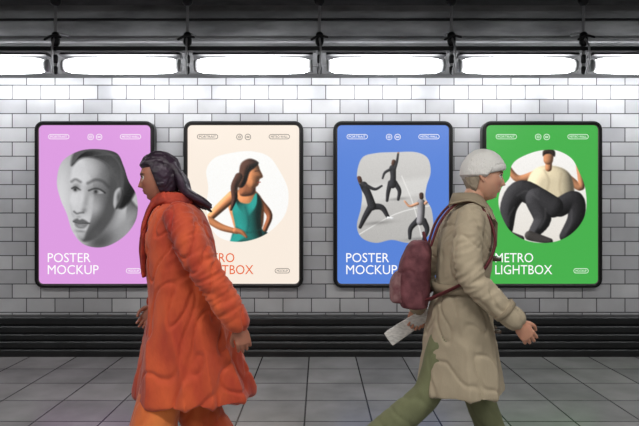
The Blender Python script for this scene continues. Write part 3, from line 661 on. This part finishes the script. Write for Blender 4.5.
def ell_ring(mb, z, cx, rx, ry, w, t, pw=2.3, n=48):
    prof = [(-w/2, 0), (-w/2, t), (w/2, t), (w/2, 0)]; rings = []
    for k in range(n):
        a = 2*math.pi*k/n; c, s = math.cos(a), math.sin(a); cx_ = math.copysign(abs(c)**(2/pw), c); sy_ = math.copysign(abs(s)**(2/pw), s)
        rings.append([Vector((cx+(rx+o)*cx_, (ry+o)*sy_, z+dz)) for dz, o in prof])
    v = [p for r in rings for p in r]; f = []
    for k in range(n):
        for j in range(4):
            f.append((k*4+j, ((k+1) % n)*4+j, ((k+1) % n)*4+(j+1) % 4, k*4+(j+1) % 4))
    mb.add(v, f)
mb = MB()
ell_ring(mb, 1.02, 0.0, 0.135, 0.178, 0.045, 0.018)
mb.add(*tube([(0.15, -0.05, 1.02), (0.165, -0.06, 0.95), (0.175, -0.065, 0.86)], [(0.02, 0.006)]*3, 10, 4, side=(0, 1, 0)))
mb.add(*tube([(0.152, -0.255, 0.947), (0.169, -0.254, 0.931)], [0.062, 0.060], 24, 2, cap=False))
mb.add(*tube([(-0.07, -0.12, 1.435), (0.02, -0.135, 1.45), (0.09, -0.13, 1.42)], [(0.02, 0.006)]*3, 12, 4, side=(0, 1, 0)))
mesh_obj('belt_and_straps', mb, bei2, w2)
mb = MB(); rings = []
for (z, r, fl) in ((1.42, 0.098, 0), (1.455, 0.083, 0), (1.485, 0.074, 0), (1.492, 0.080, 0), (1.465, 0.096, 0.01), (1.43, 0.116, 0.02), (1.415, 0.110, 0.02)):
    rings.append([Vector((0.045+r*math.cos(a)*0.95-0.012*(z-1.42)/0.07, r*math.sin(a)*1.02, z-0.03*max(0, math.cos(a))**2)) for a in [2*math.pi*k/40 for k in range(40)]])
v, f = rings_to_mesh(rings); mb.add(v, f[:-2])
mesh_obj('collar', mb, bei2, w2)
mb = MB()
for sg in (-1, 1):
    v = [(0.128, sg*0.02, 1.42), (0.103, sg*0.085, 1.43), (0.132, sg*0.115, 1.36), (0.152, sg*0.085, 1.34), (0.162, sg*0.01, 1.22)]
    v2 = [(x+0.012, y, z) for x, y, z in v]; n = 5
    mb.add(v+v2, [tuple(range(5)), tuple(range(5, 10))[::-1]]+[(i, (i+1) % n, (i+1) % n+n, i+n) for i in range(n)])
mesh_obj('lapels', mb, bei2, w2, False)
mb = MB()
for z in (1.16, 0.92, 0.80):
    for sg in (-1, 1): mb.add(*tube([(0.150, sg*0.055, z), (0.178, sg*0.055, z)], [0.011, 0.010], 12, 2))
mesh_obj('buttons', mb, btn, w2)
mb = MB()
mb.add(*torso([(1.0, 0, 0, 0.10, 0.14), (0.92, 0, 0, 0.12, 0.165), (0.84, 0, 0, 0.12, 0.17)]))
mb.add(*tube([(-0.01, -0.085, 0.92), (-0.09, -0.09, 0.72), (-0.17, -0.09, 0.51), (-0.32, -0.09, 0.36), (-0.46, -0.09, 0.245)], [0.095, 0.092, 0.08, 0.078, 0.07], 24, 6))
mb.add(*tube([(0.0, 0.085, 0.92), (0.03, 0.09, 0.72), (0.075, 0.09, 0.51), (0.14, 0.09, 0.32), (0.21, 0.09, 0.14)], [0.095, 0.092, 0.08, 0.078, 0.072], 24, 6))
remesh_obj('trousers', mb, grn, w2, 0.009, 3, folder(0.007, 9, 9.1, 0.3, 0.2, 0, 0, 0, 0, 0.006, (), 7), 1)
shoes('shoe', w2, (0.225, 0.09, 0.10), -2, shoe2, sole2); shoes('shoe', w2, (-0.485, -0.09, 0.205), 50, shoe2, sole2)
hc2 = Vector((0.108, 0, 1.575))
make_head(w2, hc2, [(0.03, 0, 1.40), (0.05, 0, 1.45), (0.078, 0, 1.51)], skin2, (206, 156, 130), (176, 96, 88), 0.08)
mb = MB(); v, f = hair_shell(0.055, 0.010, 0.005, 5, -0.088, -0.035, 5.0); mb.add([rotY(p+hc2, 0.08, hc2) for p in v], f)
mesh_obj('hair', mb, hair2, w2)
mb = MB(); v, f = hair_shell(0.045, 0.022, 0.003, 9, -0.005); mb.add([rotY(p+hc2, 0.0, hc2) for p in v], f)
pts = [(hc2.x+0.0+0.104*math.cos(a), 0.084*math.sin(a), 1.575+0.026+0.022*math.cos(a)) for a in [2*math.pi*k/16 for k in range(17)]]
mb.add(*tube(pts, [(0.018, 0.009)]*17, 12, 3, side=(0, 0, 1)))
mesh_obj('knit_cap', mb, wht, w2)
hm = hand_mesh((0.22, -0.248, 0.885), (0.62, 0.05, -0.8), (-0.1, 1, 0.1), (0.8, 0, 0.6)); h = remesh_obj('hand', hm, skin2, w2, 0.0026, 1); paint_skin(h, Vector((0, 0, -9)), (196, 142, 116), (176, 96, 88))
hm = hand_mesh((-0.212, 0.268, 0.862), (-0.2, 0, -1), (0.15, -1, 0.1), (1, 0, -0.2), 1.7); h = remesh_obj('hand', hm, skin2, w2, 0.0026, 1); paint_skin(h, Vector((0, 0, -9)), (196, 142, 116), (176, 96, 88))

# backpack
mar = mat('maroon_fabric', (84, 38, 46), 0.8, var=0.1, vscale=14, bump=0.4, bscale=120, rgb2=(126, 74, 80), bdist=0.005)
mar2 = mat('backpack_pocket', (108, 60, 66), 0.8, var=0.1, vscale=20, bump=0.4, bscale=120, rgb2=(140, 106, 106), bdist=0.005)
red = mat('backpack_strap', (96, 32, 38), 0.7)
bp = empty('backpack', P2); bp.rotation_euler = (0, 0, -0.10)
mb = MB(); mb.add(*torso([(0.91, -0.235, 0, 0.055, 0.10), (0.925, -0.24, 0, 0.072, 0.12), (1.0, -0.242, 0, 0.082, 0.13), (1.12, -0.235, 0, 0.080, 0.13), (1.20, -0.22, 0, 0.068, 0.12), (1.24, -0.21, 0, 0.045, 0.09), (1.25, -0.20, 0, 0.02, 0.05)], pw=3.2))
remesh_obj('main_bag', mb, mar, bp, 0.006, 2, folder(0.004, 12, 2, 0.8, 0, 0, 0, 0, 0, 0.007))
mb = MB(); mb.add(*torso([(0.935, -0.315, 0, 0.03, 0.08), (0.95, -0.32, 0, 0.042, 0.098), (1.03, -0.32, 0, 0.042, 0.10), (1.085, -0.308, 0, 0.028, 0.09), (1.095, -0.305, 0, 0.01, 0.06)], pw=3.2)); remesh_obj('front_pocket', mb, mar2, bp, 0.006, 2, folder(0.003, 16, 2, 0.8, 0, 0, 0, 0, 0, 0.005))
mb = MB()
for sg in (-1, 1):
    mb.add(*tube([(-0.16, sg*0.085, 1.23), (-0.115, sg*0.10, 1.35), (-0.03, sg*0.108, 1.442), (0.06, sg*0.112, 1.432), (0.125, sg*0.125, 1.34), (0.135, sg*0.15, 1.22), (0.06, sg*0.196, 1.10), (-0.06, sg*0.186, 1.03), (-0.18, sg*0.11, 0.96)], [(0.022, 0.007)]*9, 12, 6, side=(0, 1, 0)))
mb.add(*tube([(-0.18, -0.03, 1.245), (-0.19, -0.02, 1.285), (-0.19, 0.02, 1.285), (-0.18, 0.03, 1.245)], [0.007]*4, 10, 5))
mesh_obj('straps', mb, red, bp)
# folded newspaper: flat folded sheets gripped by the trailing hand
pap = mat('newspaper', (228, 228, 224), 0.85, var=0.18, vscale=45, stretch=(1, 1, 3))
mbp = MB()
c = Vector((-0.242, 0.250, 0.775)); ax = Vector((0.82, 0, 0.57)).normalized()
for k in range(3):
    oy = Vector((0, (k-1)*0.007, 0)); sh = 1-0.06*k
    mbp.add(*tube([c+oy-ax*0.15*sh, c+oy-ax*0.05, c+oy+ax*0.05, c+oy+ax*0.12*sh], [(0.0035, 0.042), (0.0035, 0.040), (0.0035, 0.036), (0.0035, 0.040)], 20, 4, side=(0, 1, 0), pw=4))
n1 = mesh_obj('folded_newspaper', mbp, pap, None); n1.location = P2; n1.rotation_euler = (0, 0, -0.10)

# ------------------------------------------------------------ world + camera
w = bpy.data.worlds.new('world'); sc.world = w; w.use_nodes = True
w.node_tree.nodes['Background'].inputs[0].default_value = (0.95, 0.97, 1, 1); w.node_tree.nodes['Background'].inputs[1].default_value = 0.16
cd = bpy.data.cameras.new('camera'); cam = bpy.data.objects.new('camera', cd); COL.objects.link(cam)
cam.location = (0, 0, H); cam.rotation_euler = (math.pi/2, 0, 0); cd.sensor_width = 36; cd.lens = 36*600/639; cd.clip_start = 0.05
sc.camera = cam
